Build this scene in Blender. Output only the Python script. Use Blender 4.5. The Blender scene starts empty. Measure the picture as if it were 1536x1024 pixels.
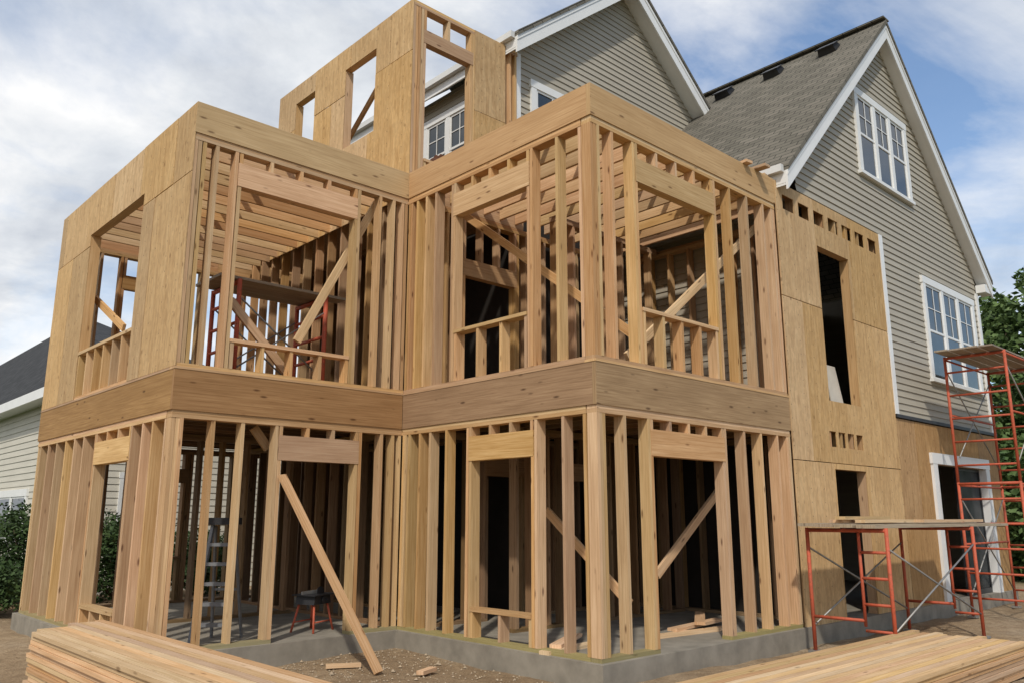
import bpy, math, random
from mathutils import Vector, Matrix, noise
random.seed(7)
SC = bpy.context.scene
C = SC.collection
R_ = math.radians
# ------------------------------------------------------------------ camera numbers
CAM = Vector((-6.82, -5.945, 1.685)); YAW = R_(43.0); PIT = R_(12.07); FPX = 1230.0
ct, st, cy_, sy_ = math.cos(PIT), math.sin(PIT), math.cos(YAW), math.sin(YAW)
def px(u, v, a=None, b=None, z=None):
    dx = (u-768)/FPX; dy = (512-v)/FPX
    fw = ct-dy*st; h = st+dy*ct
    d = Vector((dx*cy_+fw*sy_, -dx*sy_+fw*cy_, h))
    if a is not None: t = (a-CAM.x)/d.x
    elif b is not None: t = (b-CAM.y)/d.y
    else: t = (z-CAM.z)/d.z
    return CAM + d*t
# ------------------------------------------------------------------ mesh builder
class MB:
    def __init__(s): s.v=[]; s.f=[]; s.uv=[]; s.sm=[]
    def face(s, pts, L=None, off=None):
        pts=[Vector(p) for p in pts]
        n=(pts[1]-pts[0]).cross(pts[2]-pts[0])
        if n.length<1e-12: n=Vector((0,0,1))
        n.normalize()
        if L is None: L=(pts[1]-pts[0]).normalized()
        if abs(n.dot(L))>.9: e=(pts[1]-pts[0]).normalized()
        else: e=(L-n*n.dot(L)).normalized()
        w=n.cross(e)
        if off is None: off=len(s.f)*.371
        i=len(s.v); s.v+=pts; s.f.append(list(range(i,i+len(pts))))
        s.uv.append([(p.dot(e),p.dot(w)+off) for p in pts]); s.sm.append(False)
    def hexa(s, c, L):
        for q in ((0,1,3,2),(4,6,7,5),(0,4,5,1),(2,3,7,6),(0,2,6,4),(1,5,7,3)):
            s.face([c[i] for i in q], L)
    def box(s,x0,x1,y0,y1,z0,z1,L=None):
        if x1<x0: x0,x1=x1,x0
        if y1<y0: y0,y1=y1,y0
        if L is None:
            d=(x1-x0,y1-y0,z1-z0); k=d.index(max(d)); L=Vector([1.0 if i==k else 0.0 for i in range(3)])
        s.hexa([Vector((x,y,z)) for x in (x0,x1) for y in (y0,y1) for z in (z0,z1)], L)
        return s
    def wbox(s,ax,c,s0,s1,d0,d1,z0,z1,L=None):
        if ax=='a': return s.box(s0,s1,c+d0,c+d1,z0,z1,L)
        return s.box(c+d0,c+d1,s0,s1,z0,z1,L)
    def bar(s,p0,p1,w,t,side=(0,0,1)):
        p0=Vector(p0); p1=Vector(p1); L=(p1-p0).normalized(); sd=Vector(side)
        y=(sd-L*sd.dot(L)).normalized(); z=L.cross(y)
        s.hexa([p+y*yy*w/2+z*zz*t/2 for p in (p0,p1) for yy in (-1,1) for zz in (-1,1)], L)
        return s
    def tube(s,p0,p1,r,n=8,r1=None):
        p0=Vector(p0); p1=Vector(p1); L=(p1-p0).normalized()
        if r1 is None: r1=r
        h=Vector((0,0,1)) if abs(L.z)<.9 else Vector((1,0,0))
        y=L.cross(h).normalized(); z=L.cross(y); i=len(s.v)
        for p,rr in ((p0,r),(p1,r1)):
            for k in range(n):
                a=2*math.pi*k/n; s.v.append(p+y*math.cos(a)*rr+z*math.sin(a)*rr)
        ln=(p1-p0).length
        for k in range(n):
            k2=(k+1)%n
            s.f.append([i+k,i+k2,i+n+k2,i+n+k]); s.sm.append(True)
            s.uv.append([(0,k*.1),(0,k*.1+.1),(ln,k*.1+.1),(ln,k*.1)])
        for base,rev in ((i,True),(i+n,False)):
            q=[base+k for k in range(n)]
            if rev: q.reverse()
            s.f.append(q); s.sm.append(False); s.uv.append([(0,0)]*n)
        return s
    def prism(s,poly,ext,L=None):
        ext=Vector(ext); A=[Vector(p) for p in poly]; B=[p+ext for p in A]; n=len(A)
        s.face(A[::-1],L); s.face(B,L)
        for k in range(n): s.face([A[k],A[(k+1)%n],B[(k+1)%n],B[k]],L)
        return s
    def build(s,name,mat,parent=None,loc=None):
        me=bpy.data.meshes.new(name)
        me.from_pydata([tuple(v) for v in s.v],[],s.f)
        ul=me.uv_layers.new(name='UVMap')
        flat=[c for f in s.uv for uv in f for c in uv]
        ul.data.foreach_set('uv',flat)
        me.polygons.foreach_set('use_smooth',s.sm)
        me.materials.append(mat); me.update()
        o=bpy.data.objects.new(name,me); C.objects.link(o)
        if parent: o.parent=parent
        if loc: o.location=loc
        return o
def empty(name,loc,label,cat,group=None,rz=0):
    o=bpy.data.objects.new(name,None); o.empty_display_size=.2; C.objects.link(o); o.location=loc; o.rotation_euler=(0,0,rz)
    return tag(o,label,cat,group)
def tag(o,label,cat,group=None):
    o['label']=label; o['category']=cat
    if group: o['group']=group
    return o
# ------------------------------------------------------------------ materials
def newmat(name):
    m=bpy.data.materials.new(name); m.use_nodes=True; nt=m.node_tree
    return m,nt,nt.nodes['Principled BSDF']
class G:
    def __init__(s,nt): s.nt=nt
    def n(s,t,**kw):
        x=s.nt.nodes.new(t)
        for k,v in kw.items(): setattr(x,k,v)
        return x
    def l(s,a,b): s.nt.links.new(a,b)
    def ramp(s,src,stops):
        r=s.n('ShaderNodeValToRGB'); el=r.color_ramp.elements
        while len(el)<len(stops): el.new(.5)
        for e,(p,c) in zip(el,stops):
            e.position=p; e.color=(c,c,c,1) if isinstance(c,(int,float)) else (*c,1)
        s.l(src,r.inputs[0]); return r.outputs[0]
    def noise(s,vec,scale,detail=4,rough=.55,dist=0):
        x=s.n('ShaderNodeTexNoise'); x.inputs['Scale'].default_value=scale; x.inputs['Detail'].default_value=detail
        x.inputs['Roughness'].default_value=rough; x.inputs['Distortion'].default_value=dist
        if vec: s.l(vec,x.inputs['Vector'])
        return x.outputs[0]
    def mapv(s,vec,scale=(1,1,1),loc=(0,0,0)):
        x=s.n('ShaderNodeMapping'); x.inputs['Scale'].default_value=scale; x.inputs['Location'].default_value=loc
        s.l(vec,x.inputs['Vector']); return x.outputs[0]
    def mix(s,fac,a,b,mode='MIX'):
        x=s.n('ShaderNodeMixRGB',blend_type=mode)
        for sock,v in ((x.inputs[0],fac),(x.inputs[1],a),(x.inputs[2],b)):
            if isinstance(v,(int,float)): sock.default_value=v
            elif isinstance(v,tuple): sock.default_value=(*v,1)
            else: s.l(v,sock)
        return x.outputs[0]
    def math(s,op,a,b=0.0):
        x=s.n('ShaderNodeMath',operation=op)
        for sock,v in ((x.inputs[0],a),(x.inputs[1],b)):
            if isinstance(v,(int,float)): sock.default_value=v
            else: s.l(v,sock)
        return x.outputs[0]
    def vmath(s,op,a,b):
        x=s.n('ShaderNodeVectorMath',operation=op)
        for sock,v in ((x.inputs[0],a),(x.inputs[1],b)):
            if isinstance(v,tuple): sock.default_value=v
            else: s.l(v,sock)
        return x.outputs[0]
    def bump(s,h,bsdf,strength=.2,dist=.01):
        x=s.n('ShaderNodeBump'); x.inputs['Strength'].default_value=strength; x.inputs['Distance'].default_value=dist
        s.l(h,x.inputs['Height']); s.l(x.outputs[0],bsdf.inputs['Normal'])
    def rnd(s): return s.n('ShaderNodeObjectInfo').outputs['Random']
    def offs(s,vec,k=(31.,17.,23.)):
        c=s.n('ShaderNodeCombineXYZ'); r=s.rnd()
        for i in range(3): s.l(s.math('MULTIPLY',r,k[i]),c.inputs[i])
        return s.vmath('ADD',vec,c.outputs[0])
    def hsv(s,col,val,hue=.5,sat=1.0):
        x=s.n('ShaderNodeHueSaturation')
        for sock,v in ((x.inputs['Value'],val),(x.inputs['Hue'],hue),(x.inputs['Saturation'],sat)):
            if isinstance(v,(int,float)): sock.default_value=v
            else: s.l(v,sock)
        s.l(col,x.inputs['Color']); return x.outputs[0]
def wood(name,dark,mid,light,var=.3,knot=.85,rough=.75):
    m,nt,bs=newmat(name); g=G(nt)
    uv=g.offs(g.n('ShaderNodeTexCoord').outputs['UV'])
    grain=g.noise(g.mapv(uv,(1.1,38,1)),1.5,6,.6,.5)
    col=g.ramp(grain,[(.28,dark),(.5,mid),(.72,light)])
    big=g.noise(g.mapv(uv,(.9,3.5,1)),1.3,4)
    col=g.mix(g.ramp(big,[(.35,0.0),(.7,.5)]),col,dark)
    vo=g.n('ShaderNodeTexVoronoi'); vo.inputs['Scale'].default_value=1.0
    g.l(g.mapv(uv,(2.3,8,1)),vo.inputs['Vector'])
    k=g.ramp(vo.outputs['Distance'],[(.06,1.0),(.15,0.0)])
    col=g.mix(g.math('MULTIPLY',k,knot),col,(dark[0]*.34,dark[1]*.26,dark[2]*.22))
    r=g.rnd()
    f7=g.math('FRACT',g.math('MULTIPLY',r,7.3)); f13=g.math('FRACT',g.math('MULTIPLY',r,13.7))
    col=g.hsv(col,g.math('ADD',g.math('MULTIPLY',r,var),1-var*.55),g.math('ADD',g.math('MULTIPLY',f7,.018),.490),g.math('ADD',g.math('MULTIPLY',f13,.24),.87))
    g.l(col,bs.inputs['Base Color']); bs.inputs['Roughness'].default_value=rough
    bs.inputs['Specular IOR Level'].default_value=.25
    g.bump(grain,bs,.25,.004); return m
def ply(name,dark,mid,light,grain_scale=(6,6,.6),var=.2):
    m,nt,bs=newmat(name); g=G(nt)
    raw=g.n('ShaderNodeTexCoord').outputs['Object']
    ob=g.offs(raw)
    n1=g.noise(g.mapv(ob,grain_scale),3.2,7,.62,.6)
    col=g.ramp(n1,[(.28,dark),(.5,mid),(.74,light)])
    vo=g.n('ShaderNodeTexVoronoi'); vo.inputs['Scale'].default_value=34
    g.l(g.mapv(ob,(1,1,.45)),vo.inputs['Vector'])
    chip=g.n('ShaderNodeSeparateColor'); g.l(vo.outputs['Color'],chip.inputs[0])
    col=g.hsv(col,g.math('ADD',g.math('MULTIPLY',chip.outputs[0],.2),.9))
    v2=g.n('ShaderNodeTexVoronoi'); v2.inputs['Scale'].default_value=4.4; g.l(g.mapv(ob,(1,1,.7)),v2.inputs['Vector'])
    k=g.ramp(v2.outputs['Distance'],[(.06,1.0),(.13,0.0)])
    col=g.mix(g.math('MULTIPLY',k,.6),col,(dark[0]*.42,dark[1]*.34,dark[2]*.28))
    st_=g.noise(ob,.9,5); col=g.mix(g.ramp(st_,[(.45,0.0),(.8,.5)]),col,dark)
    # nail heads on the stud lines, evenly spaced up the panel
    s3=g.n('ShaderNodeSeparateXYZ'); g.l(raw,s3.inputs[0])
    def cell(v,p): return g.math('ABSOLUTE',g.math('SUBTRACT',g.math('FRACT',g.math('DIVIDE',v,p)),.5))
    hx=g.math('MULTIPLY',cell(g.math('ADD',s3.outputs[0],s3.outputs[1]),.406),.406)
    hz=g.math('MULTIPLY',cell(s3.outputs[2],.2),.2)
    d2=g.math('SQRT',g.math('ADD',g.math('MULTIPLY',hx,hx),g.math('MULTIPLY',hz,hz)))
    nail=g.ramp(d2,[(.006,1.0),(.011,0.0)])
    col=g.mix(g.math('MULTIPLY',nail,.75),col,(.07,.045,.03))
    r=g.rnd(); f=g.math('FRACT',g.math('MULTIPLY',r,9.1))
    col=g.hsv(col,g.math('ADD',g.math('MULTIPLY',r,var),1-var*.5),.5,g.math('ADD',g.math('MULTIPLY',f,.15),.92))
    g.l(col,bs.inputs['Base Color']); bs.inputs['Roughness'].default_value=.8; bs.inputs['Specular IOR Level'].default_value=.2
    g.bump(n1,bs,.2,.004); return m
def plain(name,col,rough=.6,metal=0,nscale=8,namt=.25,bump=0,spec=.4,worn=None):
    m,nt,bs=newmat(name); g=G(nt)
    ob=g.offs(g.n('ShaderNodeTexCoord').outputs['Object'])
    n1=g.noise(ob,nscale,6,.6)
    c=g.mix(g.ramp(n1,[(.35,0.0),(.7,namt)]),col,worn or tuple(x*.45 for x in col))
    if worn:
        n2=g.noise(ob,nscale*2.3,5,.7); c=g.mix(g.ramp(n2,[(.54,0.0),(.64,.6)]),c,tuple(x*.75 for x in worn))
    g.l(c,bs.inputs['Base Color']); bs.inputs['Roughness'].default_value=rough; bs.inputs['Metallic'].default_value=metal
    bs.inputs['Specular IOR Level'].default_value=spec
    if bump: g.bump(n1,bs,bump,.01)
    return m
M={}
M['stud']=wood('framing timber',(.415,.242,.105),(.585,.375,.187),(.69,.48,.266),.4)
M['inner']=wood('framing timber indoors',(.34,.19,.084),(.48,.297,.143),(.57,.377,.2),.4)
M['dim']=wood('framing timber with indoor shade in colour',(.15,.086,.041),(.235,.145,.072),(.31,.20,.105),.5)  # darker copy of the indoor timber, interior shade put into its colour
M['treated']=wood('treated sill timber',(.24,.19,.085),(.31,.255,.125),(.37,.315,.165),.2,.5)
M['rim']=wood('rim timber',(.235,.127,.053),(.35,.202,.092),(.44,.27,.13),.08,.85)
M['beam']=wood('top beam timber',(.385,.232,.102),(.52,.335,.162),(.60,.41,.214),.1,.8)
M['lumber']=wood('stacked lumber',(.46,.287,.136),(.62,.42,.23),(.72,.525,.325),.42,.7)
M['plank']=wood('weathered scaffold plank',(.22,.175,.125),(.36,.29,.21),(.47,.39,.30),.34,.5)
M['ply']=ply('plywood sheathing',(.385,.232,.102),(.525,.342,.165),(.60,.415,.218))
M['ply_mid']=ply('weathered sheathing',(.28,.16,.068),(.385,.232,.105),(.46,.295,.143))
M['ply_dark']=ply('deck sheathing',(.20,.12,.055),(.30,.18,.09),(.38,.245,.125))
M['white']=plain('white trim',(.77,.77,.75),.45,0,3,.12)
M['gutter']=plain('white gutter',(.66,.66,.64),.4,0,2,.2)
M['concrete']=plain('dusty concrete',(.295,.265,.215),.9,0,3.5,.6,.5,.15)
M['red']=plain('worn scaffold paint',(.52,.10,.05),.6,0,9,.45,0,.3,worn=(.27,.10,.055))
M['steel']=plain('galvanised brace',(.34,.33,.31),.5,.5,10,.4)
M['black']=plain('black plastic',(.025,.025,.027),.45,0,9,.3)
M['felt']=plain('dark building felt',(.035,.030,.026),.9,0,3,.5,0,.1)
M['alu']=plain('grey ladder metal',(.21,.215,.22),.45,.2,9,.35)
M['pale']=plain('pale panel',(.55,.50,.42),.8,0,4,.3)
M['cloth']=plain('brown canvas',(.12,.055,.035),.9,0,9,.5,.5,.1)
M['bark']=plain('bark',(.10,.07,.045),.9,0,18,.6,.5)
def siding_mat(name,col):
    m,nt,bs=newmat(name); g=G(nt)
    ob=g.n('ShaderNodeTexCoord').outputs['Object']
    n1=g.noise(g.mapv(ob,(.7,.7,9)),1.0,5); n2=g.noise(ob,.5,4)
    c=g.hsv(g.mix(g.ramp(n2,[(.4,0.0),(.75,.35)]),col,tuple(x*.72 for x in col)),g.math('ADD',g.math('MULTIPLY',n1,.35),.82))
    g.l(c,bs.inputs['Base Color']); bs.inputs['Roughness'].default_value=.6; bs.inputs['Specular IOR Level'].default_value=.3
    return m
M['siding']=siding_mat('grey lap siding',(.40,.36,.288))
M['cream']=siding_mat('cream lap siding',(.58,.545,.46))
def shingle(name,c1,c2):
    m,nt,bs=newmat(name); g=G(nt)
    uv=g.n('ShaderNodeTexCoord').outputs['UV']
    br=g.n('ShaderNodeTexBrick'); br.inputs['Scale'].default_value=1.0
    br.inputs['Brick Width'].default_value=.3; br.inputs['Row Height'].default_value=.14
    br.inputs['Mortar Size'].default_value=.008; br.inputs['Bias'].default_value=0
    br.inputs['Color1'].default_value=(*c1,1); br.inputs['Color2'].default_value=(*c2,1); br.inputs['Mortar'].default_value=(.03,.03,.027,1)
    g.l(uv,br.inputs['Vector'])
    n1=g.noise(uv,2.0,5); n2=g.noise(uv,60,2)
    c=g.hsv(br.outputs['Color'],g.math('ADD',g.math('ADD',g.math('MULTIPLY',n1,.6),g.math('MULTIPLY',n2,.5)),.45))
    g.l(c,bs.inputs['Base Color']); bs.inputs['Roughness'].default_value=.95; bs.inputs['Specular IOR Level'].default_value=.1
    g.bump(br.outputs['Fac'],bs,-.6,.02); return m
M['shingle']=shingle('asphalt shingles',(.185,.168,.138),(.13,.12,.098))
M['shingle_dark']=shingle('dark asphalt shingles',(.06,.062,.066),(.04,.042,.046))
def glass(name,spec,rough):
    m,nt,bs=newmat(name); g=G(nt)
    ob=g.n('ShaderNodeTexCoord').outputs['Object']
    n1=g.noise(ob,1.2,3)
    g.l(g.ramp(n1,[(.3,(.014,.018,.02)),(.7,(.055,.063,.066))]),bs.inputs['Base Color'])
    bs.inputs['Roughness'].default_value=rough; bs.inputs['Specular IOR Level'].default_value=spec; g.bump(n1,bs,.05,.02); return m
M['glass']=glass('window glass',.8,.06)
M['glass_dark']=glass('patio door glass',.04,.15)
def leafmat(name,c1,c2):
    m,nt,bs=newmat(name); g=G(nt)
    ob=g.n('ShaderNodeTexCoord').outputs['Object']
    n1=g.noise(ob,1.3,3); n2=g.noise(ob,9,2)
    c=g.hsv(g.ramp(n1,[(.35,c1),(.65,c2)]),g.math('ADD',g.math('MULTIPLY',n2,.9),.55))
    g.l(c,bs.inputs['Base Color']); bs.inputs['Roughness'].default_value=.6; bs.inputs['Specular IOR Level'].default_value=.2
    return m
M['leaf']=leafmat('tree leaves',(.06,.105,.032),(.125,.185,.06))
M['bush']=leafmat('shrub leaves',(.024,.048,.014),(.055,.09,.027))
def groundmat():
    m,nt,bs=newmat('bare dirt'); g=G(nt)
    ob=g.n('ShaderNodeTexCoord').outputs['Object']
    n1=g.noise(ob,.35,6,.6); n2=g.noise(ob,6,8,.7); n3=g.noise(ob,40,3,.7)
    c=g.ramp(n1,[(.35,(.28,.195,.115)),(.55,(.40,.295,.185)),(.72,(.47,.37,.255))])
    c=g.mix(g.ramp(n2,[(.4,.5),(.62,0.0)]),c,(.18,.12,.07))
    c=g.hsv(c,g.math('ADD',g.math('MULTIPLY',n3,1.1),.45))
    sx=g.n('ShaderNodeVectorMath',operation='LENGTH'); g.l(g.vmath('SUBTRACT',ob,(4.,2.,0.)),sx.inputs[0])
    d=g.math('ADD',sx.outputs['Value'],g.math('MULTIPLY',n1,6.0))
    gr=g.ramp(g.math('DIVIDE',d,40.0),[(.42,0.0),(.50,1.0)])
    gc=g.ramp(n2,[(.3,(.03,.048,.015)),(.7,(.07,.09,.03))])
    c=g.mix(gr,c,gc)
    g.l(c,bs.inputs['Base Color']); bs.inputs['Roughness'].default_value=.95; bs.inputs['Specular IOR Level'].default_value=.1
    h=g.math('ADD',g.math('MULTIPLY',n2,1.0),g.math('MULTIPLY',n3,.35)); g.bump(h,bs,1.0,.06); return m
M['ground']=groundmat()
M['stone']=plain('gravel stone',(.40,.31,.21),.9,0,3,.5)
# ------------------------------------------------------------------ ground
def gz(x,y): return -.05+noise.noise(Vector((x*.45,y*.45,0)))*.05+noise.noise(Vector((x*1.9,y*1.9,3)))*.035
def axis_pts(c,near,step,far):
    p=[]; x=-near
    while x<=near+1e-6: p.append(c+x); x+=step
    d=near; s=step
    while d<far:
        s*=1.5; d+=s; p.append(c+d); p.insert(0,c-d)
    return p
GX=axis_pts(0,12,.2,500); GY=axis_pts(2,12,.2,500)
vs=[];fs=[]
for y in GY:
    for x in GX: vs.append((x,y,gz(x,y) if abs(x)<60 and abs(y)<60 else -.05))
nx=len(GX)
for j in range(len(GY)-1):
    for i in range(nx-1): fs.append((j*nx+i,j*nx+i+1,(j+1)*nx+i+1,(j+1)*nx+i))
me=bpy.data.meshes.new('ground'); me.from_pydata(vs,[],fs); me.materials.append(M['ground'])
me.polygons.foreach_set('use_smooth',[True]*len(fs))
gob=bpy.data.objects.new('ground',me); C.objects.link(gob); gob['kind']='structure'; gob['label']='bare brown dirt of the building site'
# ------------------------------------------------------------------ THE ADDITION
ZS,ZW,ZF,ZT,ZB=.2,2.91,3.42,6.375,6.785
ZTOW=9.78
add=empty('house_addition',(0,0,0),'two-storey house addition of bare timber framing with a plywood-clad third-floor tower, on a concrete slab','building')
poly=[(-.07,-.07),(13.2,-.07),(13.2,3.72),(2.3,3.72),(2.3,9.47),(-3.32,9.47),(-3.32,3.59),(-.07,3.59)]
MB().prism([(x,y,-.35) for x,y in poly],(0,0,ZS+.35)).build('foundation_slab',M['concrete'],add)
SW=.046
def wall(ax,c,s0,s1,z0,z1,studs,opens=(),kind='stud',depth=.15,mat='stud',bot=None,crip='cripple'):
    k_=.004
    fr=MB().wbox(ax,c,s0,s1,-.003,depth-.003,z1-.09,z1-.046).build('wall_frame',M[mat],add)
    MB().wbox(ax,c,s0+k_,s1-k_,.001,depth,z1-.044,z1).build('top_plate',M[mat],fr)
    cuts=[(o[0],o[1]) for o in opens if o[2] is None]; x=s0
    for a,b in sorted(cuts)+[(s1,s1)]:
        if a-x>.02: MB().wbox(ax,c,x,a,.002,depth-.002,z0,z0+.045).build('bottom_plate',M[bot or mat],fr)
        x=b
    zb,zt=z0+.045,z1-.09
    def stud_at(s,zz0=zb,zz1=zt,nm=kind,w=SW):
        j=random.uniform(-.006,.006); k=random.uniform(-.003,.003); tl=random.uniform(-.009,.009) if zz1-zz0>2 else 0
        mb=MB(); d0,d1=k,depth+k-.006
        def P(q,d,z):
            sh=tl*((z-zz0)/max(.1,zz1-zz0)-.5)
            return Vector((s+j+q+sh,c+d,z)) if ax=='a' else Vector((c+d,s+j+q+sh,z))
        if ax=='a': cc=[P(q,d,z) for q in (0,w) for d in (d0,d1) for z in (zz0,zz1)]
        else: cc=[P(q,d,z) for d in (d0,d1) for q in (0,w) for z in (zz0,zz1)]
        mb.hexa(cc,Vector((0,0,1))); mb.build(nm,M[mat],fr)
    for s in studs: stud_at(s)
    for o in opens:
        o0,o1,sill,h0,h1=o
        stud_at(o0-.105); stud_at(o1+.055)
        stud_at(o0-.052,zb,h0); stud_at(o1+.002,zb,h0)
        MB().wbox(ax,c,o0-.05,o1+.05,-.006,depth*.8,h0,h1).build('header',M[mat],fr)
        if zt-h1>.05:
            n=max(2,int((o1-o0)/.34))
            for i in range(n+1): stud_at(o0-.045+(o1-o0+.04)*i/n,h1,zt,crip)
        if sill is not None:
            MB().wbox(ax,c,o0,o1,-.012,depth+.004,sill-.045,sill).build('sill',M[mat],fr)
            n=max(2,int((o1-o0)/.36))
            for i in range(n+1): stud_at(o0+.003+(o1-o0-.056)*i/n,zb,sill-.046,crip)
    return fr
H0,H1=2.39,2.70; U0,U1=5.77,6.08
wall('a',0,0,4.22,ZS,ZW,[0,.052,.104,.46,2.98,3.40,3.83,4.12,4.17],[(1.0,2.45,None,H0,H1)],bot='treated')
wall('a',0,0,4.22,ZF,ZT,[0,.052,.104,.36,2.95,3.40,3.85,4.12,4.17],[(.88,2.50,4.16,U0,U1)])
wall('b',0,.16,3.66,ZS,ZW,[.16,.49,2.62,2.98,3.22,3.46,3.55,3.60],[(1.05,2.13,.60,H0,H1)],bot='treated')
wall('b',0,.16,3.66,ZF,ZT,[.16,.54,2.96,3.18,3.40,3.54,3.60],[(1.10,2.52,4.16,U0+.03,U1+.05)])
wall('a',3.66,-3.25,0,ZS,ZW,[-3.25,-3.198,-3.146,-2.77,-2.40,-.36,-.17,-.06],[(-1.84,-.76,None,H0,H1)],bot='treated')
wall('a',3.66,-3.25,0,ZF,ZT,[-3.25,-3.198,-3.146,-2.98,-.52,-.28,-.12,-.06],[(-2.62,-.93,3.84,U0+.06,U1+.06)])
wall('b',-3.25,3.82,9.4,ZS,ZW,[3.82,4.22,4.55,6.90,7.35,7.80,8.28,8.75,9.2,9.34],[(5.03,6.33,.55,H0,H1)],bot='treated')
wall('b',-3.25,3.82,9.4,ZF,ZT,[3.82,4.25,4.7,8.2,8.65,9.1,9.34],[(5.30,7.66,4.16,6.05,6.26)])
PS='partition_stud'; RS='rear_wall_stud'; PC='partition_cripple'; IS='inner_stud'
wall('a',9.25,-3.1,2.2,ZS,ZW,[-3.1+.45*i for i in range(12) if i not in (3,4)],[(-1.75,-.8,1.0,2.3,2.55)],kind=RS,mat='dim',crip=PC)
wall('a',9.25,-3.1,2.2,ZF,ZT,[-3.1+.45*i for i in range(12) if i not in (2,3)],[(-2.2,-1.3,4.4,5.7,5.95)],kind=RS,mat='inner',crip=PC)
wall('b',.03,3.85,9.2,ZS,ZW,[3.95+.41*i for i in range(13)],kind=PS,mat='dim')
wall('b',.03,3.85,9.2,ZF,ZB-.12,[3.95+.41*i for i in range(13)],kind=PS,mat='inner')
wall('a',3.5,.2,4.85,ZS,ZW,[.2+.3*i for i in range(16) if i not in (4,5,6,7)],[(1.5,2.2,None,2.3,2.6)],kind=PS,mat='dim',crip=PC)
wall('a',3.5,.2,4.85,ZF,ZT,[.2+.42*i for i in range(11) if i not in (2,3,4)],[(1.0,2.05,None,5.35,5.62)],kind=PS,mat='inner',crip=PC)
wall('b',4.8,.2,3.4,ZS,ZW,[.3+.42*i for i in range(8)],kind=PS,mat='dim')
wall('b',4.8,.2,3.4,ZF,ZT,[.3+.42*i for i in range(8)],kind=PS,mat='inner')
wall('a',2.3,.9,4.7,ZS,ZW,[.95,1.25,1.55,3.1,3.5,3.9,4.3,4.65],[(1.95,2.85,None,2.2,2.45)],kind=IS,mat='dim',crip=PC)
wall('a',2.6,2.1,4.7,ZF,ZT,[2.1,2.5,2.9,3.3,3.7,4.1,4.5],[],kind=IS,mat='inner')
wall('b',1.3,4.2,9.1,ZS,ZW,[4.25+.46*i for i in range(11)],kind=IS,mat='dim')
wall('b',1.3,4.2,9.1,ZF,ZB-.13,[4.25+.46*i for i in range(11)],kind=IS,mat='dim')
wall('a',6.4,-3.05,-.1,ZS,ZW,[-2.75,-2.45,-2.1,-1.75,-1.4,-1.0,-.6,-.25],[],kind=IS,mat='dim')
# tower
wall('a',3.66,0,2.27,ZB,ZTOW,[0,.052,.104,1.55,2.08,2.21],[(.26,1.19,7.12,9.1,9.33)])
wall('b',0,3.82,8.1,ZB,ZTOW,[3.82,4.25,6.15,7.75,8.04],[(4.68,5.64,7.86,9.36,9.56),(6.69,7.41,7.86,9.40,9.58)])
def run(name,ax,c,s0,s1,d0,d1,z0,z1,mat,n=1):
    for i in range(n):
        a=s0+(s1-s0)*i/n+(.002 if i else 0); b=s0+(s1-s0)*(i+1)/n-(.002 if i<n-1 else 0)
        MB().wbox(ax,c,a,b,d0,d1,z0,z1).build(name,M[mat],add)
run('rim_board','a',0,-.014,4.24,-.014,.04,ZW+.001,ZF-.03,'rim')
run('rim_board','b',0,.042,3.64,-.014,.04,ZW+.001,ZF-.03,'rim')
run('rim_board','a',3.66,-3.264,-.016,-.014,.04,ZW+.001,ZF-.03,'rim')
run('rim_board','b',-3.25,3.702,9.42,-.014,.04,ZW+.001,ZF-.03,'rim')
for args in (('a',0,-.02,4.24,-.02,.15),('b',0,.152,3.638,-.02,.15),('a',3.66,-3.27,-.022,-.02,.15),('b',-3.25,3.812,9.42,-.02,.15)):
    run('deck_edge',*args,ZF-.029,ZF-.001,'stud')
run('top_beam','a',0,-.014,4.24,-.014,.05,ZT+.002,ZB,'beam')
run('top_beam','b',0,.052,3.64,-.014,.05,ZT+.002,ZB,'beam')
run('top_beam','a',3.66,-3.264,-.002,-.014,.05,ZT+.002,ZB,'beam')
run('top_beam','b',-3.25,3.712,9.4,.002,.05,ZT+.002,ZB,'beam',2)
run('top_beam','a',9.25,-3.19,2.2,.06,.11,ZT+.002,ZB-.01,'inner',2)
run('top_beam','a',3.5,.2,2.25,.0,.05,ZT+.002,ZB-.01,'inner')
def deck(name,poly,z0,z1): MB().prism([(x,y,z0) for x,y in poly],(0,0,z1-z0)).build(name,M['ply_dark'],add)
deck('floor_deck',[(.16,.16),(13.0,.16),(13.0,3.68),(2.26,3.68),(2.26,9.2),(-3.09,9.2),(-3.09,3.83),(.16,3.83)],ZF-.028,ZF-.004)
deck('added_shade_deck',[(.2,3.72),(2.26,3.72),(2.26,9.2),(.2,9.2)],ZB-.12,ZB-.09)  # added deck, keeps daylight from the open tower off the bays below
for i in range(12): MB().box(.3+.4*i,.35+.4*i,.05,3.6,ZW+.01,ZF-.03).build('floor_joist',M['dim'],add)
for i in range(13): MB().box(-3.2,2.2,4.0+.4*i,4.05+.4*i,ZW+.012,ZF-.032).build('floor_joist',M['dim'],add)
for i in range(13):
    a=.32+.345*i
    MB().box(a,a+.045,.055,3.49,ZT+.06,ZT+.28).build('ceiling_joist',M['stud'],add)
for i in range(14):
    b=4.05+.375*i
    MB().box(-3.195,.02,b,b+.045,ZT+.06,ZT+.28).build('ceiling_joist',M['stud'],add)
for b in (1.3,2.4): MB().box(.1,4.2,b,b+.09,ZT+.285,ZT+.32).build('ceiling_strap',M['stud'],add)
MB().box(-1.7,-1.6,3.75,9.2,ZT+.285,ZT+.32).build('ceiling_strap',M['stud'],add)
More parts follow.
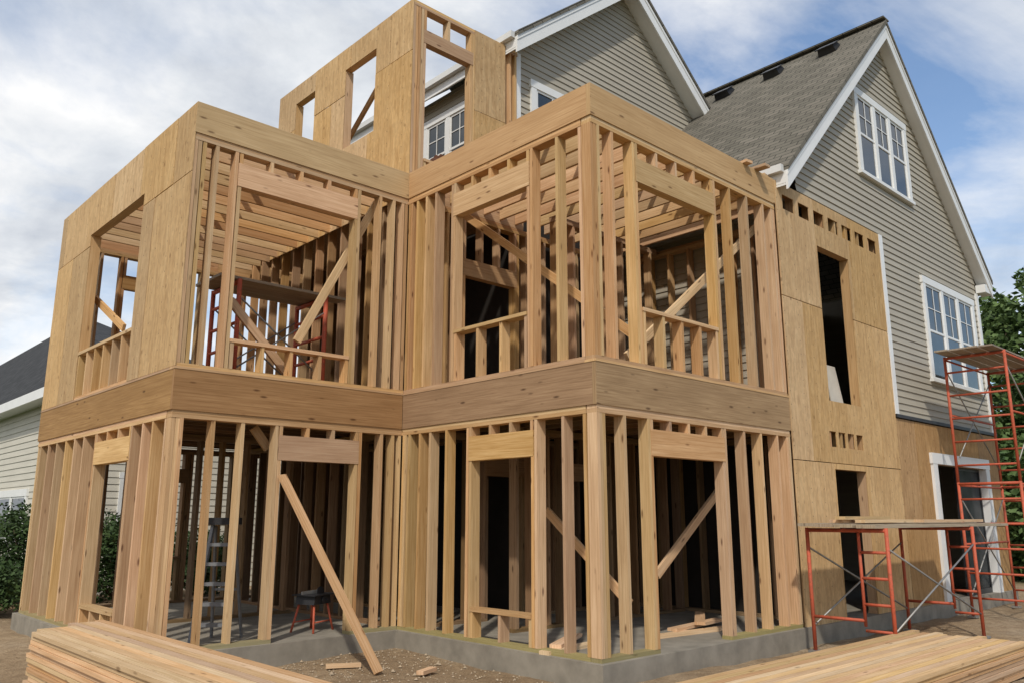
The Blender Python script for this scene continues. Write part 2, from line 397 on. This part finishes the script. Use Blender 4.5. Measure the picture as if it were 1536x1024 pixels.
def panels(ax,c,s0,s1,z0,z1,opens,mat='ply',pw=1.22,ph=2.44,d0=-.016,d1=-.004,gap=.006,z_first=None):
    zs=[z0]; z=(z_first if z_first else z0+ph)
    while z<z1-.05: zs.append(z); z+=ph
    zs.append(z1)
    for r in range(len(zs)-1):
        x=s0; first=True
        while x<s1-.02:
            w=pw if not (first and r%2) else pw*.5
            first=False
            x2=min(x+w,s1)
            if s1-x2<.25: x2=s1
            A,B,Z0,Z1=x+gap,x2-gap,zs[r]+gap,zs[r+1]-gap
            xs=sorted({A,B}|{q for o in opens for q in o[:2] if A<q<B}); zz=sorted({Z0,Z1}|{q for o in opens for q in o[2:] if Z0<q<Z1})
            mb=MB(); j_=random.uniform(-.003,.003)
            for i in range(len(xs)-1):
                for j in range(len(zz)-1):
                    cx,cz=(xs[i]+xs[i+1])/2,(zz[j]+zz[j+1])/2
                    if any(o[0]<cx<o[1] and o[2]<cz<o[3] for o in opens): continue
                    mb.wbox(ax,c,xs[i],xs[i+1],d0+j_,d1,zz[j],zz[j+1])
            if mb.f: mb.build('sheathing_panel',M[mat],add)
            x=x2
panels('b',-3.25,3.648,9.42,ZF,ZB+.005,[(5.30,7.66,ZF,6.05)])
panels('b',0,3.648,8.1,ZB-.35,ZTOW+.005,[(4.68,5.64,7.86,9.36),(6.69,7.41,7.86,9.40)])
panels('a',3.66,1.26,1.97,ZB+.01,ZTOW,[],ph=1.5)
op=[(5.49,6.6,3.47,6.0),(5.5,6.58,ZS,2.41)]+[(5.40+.31*i,5.63+.31*i,2.75,2.99) for i in range(4)]+[(4.45+.5*i,4.8+.5*i,6.36,6.6) for i in range(7)]
panels('a',0,4.245,7.95,ZS-.02,ZB,op,d0=-.02,d1=-.006,z_first=2.5)
panels('a',0,7.955,13.15,ZS-.02,3.40,[(9.45,12.2,ZS-.05,2.65)],mat='ply_mid',d0=-.018,d1=-.006,z_first=1.5,pw=1.6)
MB().wbox('a',0,7.955,13.17,-.05,-.004,3.41,3.47).build('ledger_strip',M['black'],add)
wall('a',0,4.3,7.93,ZS,3.09,[4.5,4.95,6.9,7.4,7.87],[(5.5,6.58,None,2.41,2.74)],kind=PS,mat='inner',crip=PC)
wall('a',0,4.3,7.93,ZF,ZB-.02,[4.42,4.85,7.1,7.5,7.87],[(5.49,6.6,None,6.0,6.3)],kind=PS,mat='inner',crip=PC)
def brace(p0,p1,w=.11,t=.045,side=(0,0,1)): MB().bar(p0,p1,w,t,side).build('brace',M['stud'],add)
for (u0,v0,u1,v1,k) in ((345,450,432,562,dict(b=3.95)),(445,512,565,305,dict(b=3.9)),(690,318,955,505,dict(a=.9)),(940,535,1140,335,dict(b=.35)),
                        (985,862,1088,722,dict(b=.7)),(820,765,945,905,dict(a=1.2)),(135,440,186,492,dict(a=-2.98)),(518,218,569,128,dict(a=.6)),(380,640,402,672,dict(b=3.95))):
    p0,p1=px(u0,v0,**k),px(u1,v1,**k); nrm=Vector((0,1,0)) if 'b' in k else Vector((1,0,0))
    L=(p1-p0).normalized(); brace(p0,p1,side=L.cross(nrm))
# ------------------------------------------------------------------ EXISTING HOUSE
ex=empty('existing_house',(0,0,0),'finished house with grey lap siding, white trim and two shingled gables behind the timber framing','house')
def siding(name,ax,c,rng,z0,z1,mat,par,sign=-1,h=.125):
    mb=MB(); n=int(math.ceil((z1-z0)/h))
    for i in range(n):
        za=z0+i*h; zb=min(za+h,z1)
        ra,rb=rng(za+.001),rng(zb-.001)
        if ra[1]-ra[0]<=.02 and rb[1]-rb[0]<=.02: continue
        if rb[1]<rb[0]: rb=((rb[0]+rb[1])/2,)*2
        def P(s,d,z):
            y=c+sign*d
            return (s,y,z) if ax=='a' else (y,s,z)
        mb.face([P(ra[0],.022,za),P(ra[1],.022,za),P(rb[1],.003,zb),P(rb[0],.003,zb)],off=i*.13)
        mb.face([P(ra[0],.003,za),P(ra[1],.003,za),P(ra[1],.022,za),P(ra[0],.022,za)])
    return mb.build(name,M[mat],par)
G1=dict(aL=4.3,zL=6.9,aA=8.82,zA=11.4,aR=13.5,zR=6.85,b0=-.22,b1=9.5)
G2=dict(aL=1.98,zL=9.85,aA=5.35,zA=12.6,aR=8.72,zR=9.85,b0=3.36,b1=9.5)
def under(g,z,off=.1):
    k=(g['zA']-g['zL'])/(g['aA']-g['aL']); d=max(0,(g['zA']-off-z)/k); return g['aA']-d,g['aA']+d
EW=13.1
def r1(z):
    lo,hi=under(G1,z)
    if z<ZB: return (8.0,EW)
    return (max(5.0,lo),min(EW,hi))
siding('gable_wall','a',.03,r1,3.45,11.25,'siding',ex)
def r2(z):
    if z<8.0: return (2.3,8.4)
    lo,hi=under(G2,z); return (max(2.3,lo),min(8.4,hi))
siding('gable_wall','a',3.72,r2,6.8,12.45,'siding',ex)
siding('side_wall','b',2.3,lambda z:(3.72,9.5),6.7,9.8,'siding',ex)
siding('side_wall','b',5.0,lambda z:(.16,3.7),ZF,6.9,'siding',ex)
siding('side_wall','b',EW,lambda z:(.03,9.5),.2,7.1,'siding',ex,sign=1)
siding('back_wall','a',9.5,lambda z:(2.3,EW),.2,7.6,'siding',ex,sign=1)
for q in (('a',3.72,2.3,EW,0,.02,.2,6.8),('b',2.3,3.74,9.5,0,.02,.2,6.7),('b',5.0,.16,3.7,0,.02,.2,3.38)):
    MB().wbox(*q).build('felt_wall',M['felt'],ex)
def gable_roof(g,par,mat,wallb=0.0):
    aL,zL,aA,zA,aR,zR,b0,b1=[g[k] for k in ('aL','zL','aA','zA','aR','zR','b0','b1')]
    T=.1; roofs=[]
    for (e,ze) in ((aL,zL),(aR,zR)):
        mb=MB(); sl=Vector((aA-e,0,zA-ze)).normalized()
        q=[(e,b0-.03,ze+T),(e,b1,ze+T),(aA,b1,zA+T),(aA,b0-.03,zA+T)]
        mb.face(q,L=Vector((0,1,0)),off=0)
        mb.face([(e,b0-.03,ze+.004),(e,b1,ze+.004),(aA,b1,zA+.004),(aA,b0-.03,zA+.004)],L=Vector((0,1,0)))
        mb.face([(e,b0-.03,ze+.004),(e,b1,ze+.004),(e,b1,ze+T),(e,b0-.03,ze+T)],L=Vector((0,1,0)))
        mb.face([(e,b0-.03,ze+.004),(e,b0-.03,ze+T),(aA,b0-.03,zA+T),(aA,b0-.03,zA+.004)],L=sl)
        mb.face([(e,b1,ze+.004),(e,b1,ze+T),(aA,b1,zA+T),(aA,b1,zA+.004)],L=sl)
        rf=mb.build('roof_slope',M[mat],par); roofs.append(rf)
        W=.31
        MB().prism([(e,b0,ze),(aA,b0,zA),(aA,b0,zA-W),(e,b0,ze-W)],(0,.035,0)).build('rake_board',M['white'],par)
        MB().prism([(e,b0-.012,ze+.003),(aA,b0-.012,zA+.003),(aA,b0-.012,zA-.08),(e,b0-.012,ze-.08)],(0,.011,0)).build('rake_trim',M['white'],par)
        MB().prism([(e,b0+.036,ze-W+.1),(aA,b0+.036,zA-W+.1),(aA,b0+.036,zA-W+.07),(e,b0+.036,ze-W+.07)],(0,wallb-b0-.04,0)).build('soffit',M['white'],par)
        s=1 if e<aA else -1
        MB().box(e-s*.012,e-s*.1,b0+.05,b1,ze-.03,ze+.085).build('gutter',M['gutter'],par)
        MB().box(e,e+s*.03,b0+.036,b1,ze-.2,ze-.002).build('fascia_board',M['white'],par)
    return roofs
rf1=gable_roof(G1,ex,'shingle',wallb=.03); rf2=gable_roof(G2,ex,'shingle',wallb=3.72)
for g in (G1,G2):
    MB().bar((g['aA'],g['b0']-.03,g['zA']+.115),(g['aA'],g['b1'],g['zA']+.115),.26,.03,(1,0,0)).build('ridge_cap',M['shingle'],ex)
MB().box(EW-.02,13.5,-.2,.0,6.62,6.8).build('eave_return',M['white'],ex)
MB().box(7.95,8.09,-.035,.028,3.47,ZB).build('corner_trim',M['white'],ex)
MB().box(EW-.1,EW+.03,-.02,.03,3.47,6.6).build('corner_trim',M['white'],ex)
MB().box(2.26,2.38,3.69,3.715,6.8,9.8).build('corner_trim',M['white'],ex)
K1=(G1['zA']-G1['zL'])/(G1['aA']-G1['aL'])
for b in (.75,2.0,3.22):
    a=8.35; z=G1['zA']+.1-(G1['aA']-a)*K1; k=math.atan(K1)
    up=Vector((math.cos(k),0,math.sin(k))); nn=Vector((-math.sin(k),0,math.cos(k))); p=Vector((a,b,z))
    mb=MB(); y=Vector((0,1,0))
    base=[p-up*.16-y*.19,p-up*.16+y*.19,p+up*.16+y*.19,p+up*.16-y*.19]
    top=[p-up*.14-y*.16+nn*.15,p-up*.14+y*.16+nn*.15,p+up*.14+y*.16+nn*.09,p+up*.14-y*.16+nn*.09]
    for q in range(4): mb.face([base[q],base[(q+1)%4],top[(q+1)%4],top[q]])
    mb.face(top)
    lid=[p-up*.19-y*.2+nn*.152,p-up*.19+y*.2+nn*.152,p+up*.16+y*.2+nn*.094,p+up*.16-y*.2+nn*.094]
    mb.prism(lid,nn*.02)
    mb.build('roof_vent',M['black'],rf1[0])
def window(par,ax,c,s0,s1,z0,z1,n=3,cols=2,rows=2,case=.13,hung=True):
    mb=MB(); w=case
    def bx(m,a,b,d0,d1,za,zb): m.wbox(ax,c,a,b,d0,d1,za,zb)
    bx(mb,s0-w,s0,-.06,0,z0-.02,z1); bx(mb,s1,s1+w,-.06,0,z0-.02,z1)
    bx(mb,s0-w-.02,s1+w+.02,-.066,0,z1,z1+w*1.1)
    bx(mb,s0-w-.03,s1+w+.03,-.09,0,z0-.085,z0-.02)
    L=(s1-s0)/n; mw=.06
    for i in range(1,n): bx(mb,s0+L*i-mw,s0+L*i+mw,-.058,0,z0-.02,z1)
    wn=mb.build('window',M['white'],par)
    for i in range(n):
        a=s0+L*i+(mw if i else 0); b=s0+L*(i+1)-(mw if i<n-1 else 0); zm=(z0+z1)/2
        f=.045
        for j,(za,zb,d) in enumerate(((z0-.02,zm+.02,-.034),(zm-.02,z1,-.044)) if hung else ((z0-.02,z1,-.036),)):
            sa=MB()
            bx(sa,a,a+f,d,d+.012,za,zb); bx(sa,b-f,b,d,d+.012,za,zb); bx(sa,a+f,b-f,d,d+.012,za,za+f); bx(sa,a+f,b-f,d,d+.012,zb-f,zb)
            cc,rr=(cols,rows) if (j==1 or not hung) else (1,1)
            for k in range(1,cc): x=a+f+(b-a-2*f)*k/cc; bx(sa,x-.009,x+.009,d+.002,d+.01,za+f,zb-f)
            for k in range(1,rr): z=za+f+(zb-za-2*f)*k/rr; bx(sa,a+f,b-f,d+.003,d+.009,z-.009,z+.009)
            sa.build('sash',M['white'],wn)
        MB().wbox(ax,c,a+.01,b-.01,-.028,-.0255,z0-.01,z1-.01).build('pane',M['glass'],wn)
    return wn
window(ex,'a',.03,7.6,9.7,7.94,9.48,3,2,2)
window(ex,'a',.03,10.0,12.6,4.35,6.25,3,2,2)
window(ex,'a',3.72,2.75,3.6,7.9,9.25,1,2,2)
window(ex,'b',2.3,4.95,6.25,7.85,9.25,2,2,2)
dr=MB()
dr.wbox('a',0,9.31,9.52,-.07,.1,ZS,2.66); dr.wbox('a',0,12.13,12.34,-.07,.1,ZS,2.66); dr.wbox('a',0,9.29,12.36,-.075,.1,2.66,2.86)
d_=dr.build('patio_door',M['white'],ex)
for a0,a1,dd in ((10.8,12.13,.09),):
    s=MB(); s.wbox('a',0,a0,a0+.05,dd-.02,dd+.02,ZS,2.65); s.wbox('a',0,a1-.05,a1,dd-.02,dd+.02,ZS,2.65)
    s.wbox('a',0,a0+.05,a1-.05,dd-.02,dd+.02,2.6,2.65); s.wbox('a',0,a0+.05,a1-.05,dd-.02,dd+.02,ZS,ZS+.1); s.build('door_leaf',M['black'],d_)
    MB().wbox('a',0,a0+.04,a1-.04,dd-.004,dd+.004,ZS+.09,2.61).build('pane',M['glass_dark'],d_)
# ------------------------------------------------------------------ NEIGHBOUR
nb=empty('neighbour_house',(0,0,0),'cream sided house with a dark hipped shingle roof beyond the shrubs at the far left','house')
NE=4.7
siding('side_wall','b',-1.5,lambda z:(15,42),-.1,NE,'cream',nb,h=.16)
siding('end_wall','a',15,lambda z:(-1.5,4.5),-.1,NE,'cream',nb,h=.16)
e0,e1,f0,f1,ze=-1.95,4.95,14.6,42.3,NE-.1
A_,B_,C_,D_=(e0,f0,ze),(e1,f0,ze),(e1,f1,ze),(e0,f1,ze); P_,Q_=(1.5,25.5,8.7),(1.5,38.8,8.7)
mb=MB()
for q,L in (((A_,B_,P_),(1,0,0)),((B_,C_,Q_,P_),(0,1,0)),((C_,D_,Q_),(1,0,0)),((D_,A_,P_,Q_),(0,1,0)),((A_,D_,C_,B_),(0,1,0))): mb.face(q,L=Vector(L),off=0)
mb.build('roof',M['shingle_dark'],nb)
MB().box(e0-.03,e0,f0,f1,ze-.22,ze+.01).build('fascia_board',M['white'],nb)
MB().box(e0,e1,f0-.03,f0,ze-.22,ze+.01).build('fascia_board',M['white'],nb)
MB().box(e0,-1.5,f0,f1,ze-.19,ze-.17).build('soffit',M['white'],nb)
MB().box(-1.56,-1.45,14.94,15.05,-.1,NE-.3).build('corner_trim',M['white'],nb)
window(nb,'b',-1.5,17.4,20.3,1.15,2.2,2,1,1,case=.16)
window(nb,'a',15,.0,1.0,1.2,2.6,1,2,2)
# ------------------------------------------------------------------ SCAFFOLDS
def end_frame(a,b0,b1,z0,h,par,rungs=4,r=.023,full=False):
    mb=MB()
    mb.tube((a,b0,z0),(a,b0,z0+h),r); mb.tube((a,b1,z0),(a,b1,z0+h),r)
    mb.tube((a,b0,z0+h-.03),(a,b1,z0+h-.03),r)
    bi=b1 if full else b0+(b1-b0)*.34
    if not full: mb.tube((a,bi,z0+.35),(a,bi,z0+h-.03),r*.8)
    for k in range(rungs): z=z0+.3+(h-.6)*k/max(1,rungs-1); mb.tube((a,b0,z),(a,bi,z),r*.72)
    if not full: mb.tube((a,bi,z0+.42),(a,b1,z0+.42),r*.8)
    return mb.build('end_frame',M['red'],par)
def scaffold(label,a0,a1,b0,b1,z0,h,lifts,planks,over=(.25,.3),full=False,rail=False,rungs=4,r=.026,pt=.04):
    e=empty('scaffold',(a0,b0,z0),label,'scaffold'); A=a1-a0; B=b1-b0
    for l in range(lifts):
        z=l*h
        end_frame(0,0,B,z,h,e,rungs,r,full=full); end_frame(A,0,B,z,h,e,rungs,r,full=full)
        for b in (0,B):
            for (p,q) in (((0,b,z+.3),(A,b,z+h-.25)),((0,b,z+h-.25),(A,b,z+.3))):
                MB().tube(p,q,.013,6).build('cross_brace',M['steel'],e)
            if rail:
                for zz in (.55,1.0): MB().tube((0,b,z+h*zz-.05),(A,b,z+h*zz-.05),.019).build('side_rail',M['red'],e)
    for a in (0,A):
        for b in (0,B): MB().box(a-.07,a+.07,b-.07,b+.07,-.03,-.001).tube((a,b,0),(a,b,.1),.016).build('base_plate',M['steel'],e)
    z=lifts*h
    for k in range(planks):
        w=B/planks
        MB().box(-over[0]-.1*random.random(),A+over[1]+.2*random.random(),w*k+.012,w*(k+1)-.012,z+.001+.006*k,z+.001+pt+.006*k,Vector((1,0,0))).build('plank',M['plank'],e)
    return e
scaffold('low red scaffold with a plank deck against the plywood wall at the right',3.75,6.75,-1.45,-.4,.0,1.55,1,4,over=(.25,1.7))
scaffold('tall two-lift red scaffold in front of the patio door at the right edge',9.35,11.7,-1.45,-.45,.0,2.3,2,4,over=(.5,.6),full=True,rail=True,rungs=5,pt=.028)
scaffold('small red scaffold with planks on the upper floor of the left wing',-1.95,-.55,5.0,5.9,ZF,1.6,1,3,over=(.2,.2),r=.036,full=True)
for i,(b,a0,a1,zz) in enumerate(((-.75,3.9,5.9,0),(-1.0,4.1,6.2,.0),(-.55,4.2,5.7,0),(-1.13,5.6,8.1,0),(-.8,3.8,5.4,.043))):
    o=MB().box(-(a1-a0)/2,(a1-a0)/2,-.07,.07,0,.04).build('loose_board',M['lumber'],None,((a0+a1)/2,b,1.614+zz)); o.rotation_euler=(0,0,(.02,-.025,.03,.01,.06)[i])
    tag(o,('pale board lying in the middle of the low scaffold deck','pale board lying at the outer side of the low scaffold deck','pale board lying closest to the wall on the low scaffold deck','long pale board on the far right half of the low scaffold deck','pale board lying askew on top of the other low scaffold boards')[i],'board','loose boards on the low scaffold')
# ------------------------------------------------------------------ LUMBER STACKS
def stack(a0,b0,width,length,bw,bt,layers,ax,label,group,z0,skew):
    n=int(width/bw); protos=[]
    for q in range(4):
        mb=MB(); ln=length*random.uniform(.97,1.0)
        if ax=='b': mb.box(0,bw-.006,-ln,0,0,bt-.005)
        else: mb.box(0,ln,0,bw-.006,0,bt-.005)
        protos.append(mb.build('lumber_board',M['lumber'],None))
    used=set()
    for L in range(layers):
        for i in range(n):
            q=random.randrange(4)
            if q not in used: o=protos[q]; used.add(q)
            else: o=protos[q].copy(); C.objects.link(o)
            sh=random.uniform(-.07,.07)*(1 if L<layers-1 else 2)
            lay=.012*math.sin(L*2.3)+random.uniform(-.002,.002)
            if ax=='b': o.location=(a0+bw*i+lay,b0+sh+skew*(i/n)-skew/2,z0+bt*L)
            else: o.location=(a0+sh,b0+bw*i+lay,z0+bt*L)
            tag(o,label,'board',group)
stack(-4.42,4.1,.90,6.4,.095,.043,14,'b','pale sawn board in the long lumber stack at the lower left of the picture','boards in the left lumber stack',-.04,.6)
stack(-1.35,-2.75,1.33,5.6,.095,.043,8,'a','pale sawn board in the lumber stack in front of the right wing','boards in the right lumber stack',-.04,0)
p0=px(423,712,b=3.6); p1=px(568,1008,z=-.02)
o=MB().bar((0,0,0),p1-p0,.115,.04,(1,.2,0)).build('leaning_board',M['lumber'],None,p0); tag(o,'long board leaning from the left wing doorway down to the dirt','board')
def lie(u,v,ln,rz,label,z=ZS+.001,w=.14,t=.04,grp='loose boards on the slab',nm='loose_board'):
    p=px(u,v,z=z); o=MB().box(-ln/2,ln/2,-w/2,w/2,0,t).build(nm,M['lumber'],None,p); o.rotation_euler=(0,0,rz); tag(o,label,'board',grp)
lie(865,972,1.2,.1,'short board lying on the slab just inside the corner post')
lie(850,962,1.0,.5,'short board lying askew behind another on the slab near the corner post',z=ZS+.042)
lie(1035,950,1.5,-.1,'long board on the slab inside the right doorway, in front of the others')
lie(1045,938,1.4,.15,'board on the slab in the middle of the right doorway pile',z=ZS+.042)
lie(1050,928,1.3,.6,'board lying crosswise at the back of the right doorway',z=ZS+.084)
OG='offcuts on the dirt in the notch'
lie(640,1008,.3,.4,'small wood offcut on the dirt right of the leaning board foot',z=-.02,w=.09,grp=OG,nm='wood_offcut')
lie(515,1000,.4,-.5,'small wood offcut on the dirt left of the leaning board foot',z=-.02,w=.09,grp=OG,nm='wood_offcut')
for i,(a,ln) in enumerate(((3.5,1.3),(3.75,1.5),(4.0,1.1))):
    o=MB().box(-.07,.07,-ln/2,ln/2,0,.04).build('loose_board',M['lumber'],None,(a,.55,ZB+.001)); o.rotation_euler=(0,0,.12*(i-1))
    tag(o,('left','middle','right')[i]+' board of three lying atop the right wing beam by the eave','board','boards on the right wing top beam')
o=MB().bar((0,0,0),(.12,.35,2.3),.14,.04,(1,0,0)).build('leaning_board',M['lumber'],None,(-2.85,5.2,ZS)); tag(o,'board leaning inside the left wing behind the stepladder','board')
o=MB().bar((0,0,0),(0,.12,.75),.42,.02,(1,0,0)).build('loose_panel',M['pale'],None,(6.3,.22,ZF)); tag(o,'small pale panel leaning inside the upper opening of the plywood wall','panel')
# brown bundle on the tower sill
mb=MB(); N1,N2=14,8; c0=Vector((.72,3.74,7.121))
def bl(i,j):
    th=2*math.pi*i/N1; ph=math.pi*.5*j/N2; r=1+.25*noise.noise(Vector((math.cos(th)*1.7,math.sin(th)*1.7,ph*2)))
    return c0+Vector((.26*math.cos(th)*math.cos(ph)**.6*r,.12*math.sin(th)*math.cos(ph)**.6*r,.17*math.sin(ph)*r))
for i in range(N1):
    for j in range(N2): mb.face([bl(i,j),bl(i+1,j),bl(i+1,j+1),bl(i,j+1)])
tag(mb.build('canvas_bundle',M['cloth']),'small brown bundle lying on the sill of the tower opening','bag')
# ------------------------------------------------------------------ STEPLADDER
ld=empty('stepladder',(-2.27,4.22,ZS),'small grey stepladder with a black top standing on the slab inside the left wing','ladder',rz=R_(-43))
for s in (-1,1):
    MB().bar((s*.2,-.34,0),(s*.13,-.03,1.4),.07,.035,(0,1,0)).build('front_rail',M['alu'],ld)
    MB().bar((s*.19,.36,0),(s*.12,.04,1.37),.05,.025,(0,1,0)).build('rear_rail',M['alu'],ld)
for k in range(5):
    t=.15+.165*k; MB().box(-.2+.07*t,.2-.07*t,-.34+.31*t-.03,-.34+.31*t+.075,1.4*t,1.4*t+.04).build('step',M['alu'],ld)
MB().box(-.18,.18,-.12,.12,1.395,1.48).build('top_cap',M['black'],ld)
MB().bar((-.16,.22,.6),(.16,.22,.6),.03,.02).build('rear_bar',M['alu'],ld)
# ------------------------------------------------------------------ BENCH SAW
sw=empty('bench_saw',(-.92,4.3,ZS),'small dark benchtop saw on a red stand inside the left wing doorway','saw',rz=R_(25)); sw.scale=(.74,.74,.8)
for sx in (-1,1):
    for sy in (-1,1): MB().tube((sx*.3,sy*.24,0),(sx*.2,sy*.16,.44),.02).build('leg',M['red'],sw)
MB().tube((-.26,-.2,.16),(.26,-.2,.16),.012).tube((-.26,.2,.16),(.26,.2,.16),.012).build('stretcher',M['red'],sw)
mb=MB(); mb.prism([(-.26,-.2,.44),(.26,-.2,.44),(.23,-.2,.58),(-.23,-.2,.58)],(0,.4,0)); mb.build('saw_body',M['black'],sw)
MB().box(-.31,.31,-.25,.25,.581,.6).build('saw_table',M['black'],sw)
MB().box(-.31,.31,.02,.05,.601,.65).build('rip_fence',M['steel'],sw)
mb=MB(); mb.prism([(.1+.12*math.cos(t*math.pi/8),-.08,.601+.11*math.sin(t*math.pi/8)) for t in range(9)],(0,.02,0)); mb.build('blade_guard',M['black'],sw)
mb=MB(); mb.tube((0,-.2,.51),(0,-.235,.51),.055,12); mb.tube((.04,-.235,.51),(.04,-.28,.51),.012); mb.build('hand_wheel',M['black'],sw)
# ------------------------------------------------------------------ PLANTS
def leaves(mb,cen,rad,n,size,rnd):
    for _ in range(n):
        while True:
            p=Vector((rnd.uniform(-1,1),rnd.uniform(-1,1),rnd.uniform(-1,1)))
            if p.length<1: break
        p=p*(.45+.55*rnd.random()) if rnd.random()<.5 else p.normalized()*rnd.uniform(.75,1.05)
        q=Vector((cen[0]+p.x*rad[0],cen[1]+p.y*rad[1],cen[2]+p.z*rad[2]))
        u=Vector((rnd.uniform(-1,1),rnd.uniform(-1,1),rnd.uniform(-.6,.6))).normalized(); w=u.cross(Vector((rnd.uniform(-1,1),rnd.uniform(-1,1),rnd.uniform(-1,1)))).normalized()
        s=size*rnd.uniform(.6,1.3)
        mb.face([q-u*s,q+w*s*.5,q+u*s,q-w*s*.5])
def tree(x,y,h,rc,label,seed,group,nc=44,lo=.1):
    rnd=random.Random(seed); e=empty('leafy_tree',(x,y,-.07),label,'tree',group)
    t=MB(); t.tube((0,0,0),(.1,0,h*.35),.2,8,.15); t.tube((.1,0,h*.35),(0,.1,h*.85),.15,8,.04)
    cr=MB()
    for k in range(nc):
        ang=rnd.uniform(0,6.28); zz=rnd.uniform(lo,.97); rr=rc*(math.sin(math.pi*min(.97,max(.12,zz*.85+.1)))**.7)*rnd.uniform(.25,1)
        c=(rr*math.cos(ang),rr*math.sin(ang),h*zz)
        if k%4==0: t.tube((.05,0,h*max(.15,zz-.2)),c,.06,6,.015)
        q=rnd.uniform(.6,1.05); leaves(cr,c,(q,q,q*.8),270,.14,rnd)
    t.build('trunk',M['bark'],e); cr.build('crown',M['leaf'],e)
TG='trees beyond the right side of the house'
tree(25.5,2.8,9.6,2.8,'tall leafy tree just right of the house corner, nearest the wall',1,TG)
tree(24.0,.2,8.6,2.8,'leafy tree at the right edge of the picture, in front of the taller one',2,TG)
tree(31,3.0,12.0,3.4,'tallest leafy tree farthest back at the right edge',3,TG)
tree(20.8,1.3,4.6,2.1,'low leafy tree behind the tall scaffold at the right edge',4,TG,30,.04)
tree(22.5,3.6,5.2,2.2,'low leafy tree tucked behind the far right wall corner',6,TG,30,.04)
tree(21.5,-1.4,4.4,2.1,'low leafy tree at the extreme right edge behind the scaffold',7,TG,30,.04)
def shrub(x,y,h,r,label,seed,grp='shrubs left of the framing'):
    rnd=random.Random(seed); e=empty('shrub',(x,y,-.07),label,'shrub',grp)
    t=MB(); cr=MB()
    for k in range(22):
        ang=rnd.uniform(0,6.28); rr=r*rnd.uniform(.15,.8); zz=rnd.uniform(.18,.85)*h
        c=(rr*math.cos(ang),rr*math.sin(ang),zz); t.tube((0,0,0),c,.025,5,.008)
        leaves(cr,c,(r*.45,r*.45,h*.24),330,.05,rnd)
    t.build('stem',M['bark'],e); cr.build('foliage',M['bush'],e)
for i,(x,y,h,r,lb) in enumerate(((-3.6,11.6,1.0,1.0,'round dark shrub at the left edge, closest to the framed wall'),(-4.6,13.2,.95,1.1,'dark shrub at the extreme left edge below the neighbour window'),
    (-2.2,13.4,2.0,1.1,'taller dark shrub seen through the left wing window opening'),(-.6,13.0,1.8,1.1,'dark shrub seen behind the left wing studs beside the cream wall'),(1.2,13.2,1.5,1.0,'dark shrub below the cream end wall, rightmost of the row'),
    (-3.4,14.6,.95,1.2,'dark shrub in the row behind, before the cream side wall'))):
    shrub(x,y,h,r,lb,20+i)
rnd=random.Random(5); mb=MB()
for _ in range(900):
    if rnd.random()<.55: x,y=rnd.uniform(-3.2,-.1),rnd.uniform(2.2,3.58)
    else: x,y=rnd.uniform(-2.4,-.1),rnd.uniform(-.8,2.2)
    s=rnd.uniform(.006,.02)*(1.8 if rnd.random()<.06 else 1); z=gz(x,y)+s*.3
    o=[Vector(d)*s*rnd.uniform(.7,1.3)+Vector((x,y,z)) for d in ((1,0,0),(0,1,0),(-1,0,0),(0,-1,0),(0,0,.8),(0,0,-.8))]
    for i in range(4): mb.face([o[i],o[(i+1)%4],o[4]])
gv=mb.build('gravel',M['stone']); gv['kind']='stuff'; gv['label']='loose gravel on the dirt beside the slab'; gv['category']='gravel'
# ------------------------------------------------------------------ LIGHT
SEL,SAZ=R_(46),R_(232)
w=bpy.data.worlds.new('World'); SC.world=w; w.use_nodes=True; nt=w.node_tree; g=G(nt)
bg=nt.nodes['Background']; bg.inputs['Strength'].default_value=.108
sk=g.n('ShaderNodeTexSky',sky_type='NISHITA'); sk.sun_disc=False; sk.sun_elevation=SEL; sk.sun_rotation=SAZ
D=g.n('ShaderNodeTexCoord').outputs['Generated']
sp=g.n('ShaderNodeSeparateXYZ'); g.l(D,sp.inputs[0])
zc=g.math('ADD',g.math('MAXIMUM',sp.outputs[2],0.0),.22)
cb=g.n('ShaderNodeCombineXYZ'); g.l(g.math('DIVIDE',sp.outputs[0],zc),cb.inputs[0]); g.l(g.math('DIVIDE',sp.outputs[1],zc),cb.inputs[1])
n1=g.noise(g.mapv(cb.outputs[0],(1,1,1),(3.1,1.7,0)),1.25,9,.58,.35)
dt=g.n('ShaderNodeVectorMath',operation='DOT_PRODUCT'); g.l(D,dt.inputs[0]); dt.inputs[1].default_value=(-cy_,sy_,0)
fac=g.math('ADD',n1,g.math('MULTIPLY',dt.outputs['Value'],.17))
fac=g.ramp(fac,[(.34,0.08),(.45,.55),(.57,1.0)])
n2=g.noise(g.mapv(cb.outputs[0],(1,1,1),(7,4,2)),1.9,8,.58,.3)
cc=g.ramp(n2,[(.32,(4.9,5.3,6.0)),(.47,(7.2,7.5,7.9)),(.59,(9.4,9.4,9.4))])
skc=g.hsv(sk.outputs[0],1.6,.5,1.16)
g.l(g.mix(fac,skc,cc),bg.inputs['Color'])
sl=bpy.data.lights.new('sun','SUN'); sl.energy=2.75; sl.angle=R_(2.0); sl.color=(1,.945,.855)
so=bpy.data.objects.new('sun',sl); C.objects.link(so)
tow=Vector((math.sin(SAZ)*math.cos(SEL),math.cos(SAZ)*math.cos(SEL),math.sin(SEL)))
so.rotation_euler=tow.to_track_quat('Z','Y').to_euler(); so.location=tow*30
# ------------------------------------------------------------------ CAMERA
cd=bpy.data.cameras.new('camera'); cd.sensor_width=36; cd.lens=FPX/1536*36; cd.clip_end=2000
co=bpy.data.objects.new('camera',cd); C.objects.link(co); co.location=CAM; co.rotation_euler=(math.pi/2+PIT,0,-YAW)
SC.camera=co
SC.view_settings.view_transform='Standard'; SC.view_settings.look='None'; SC.view_settings.exposure=0
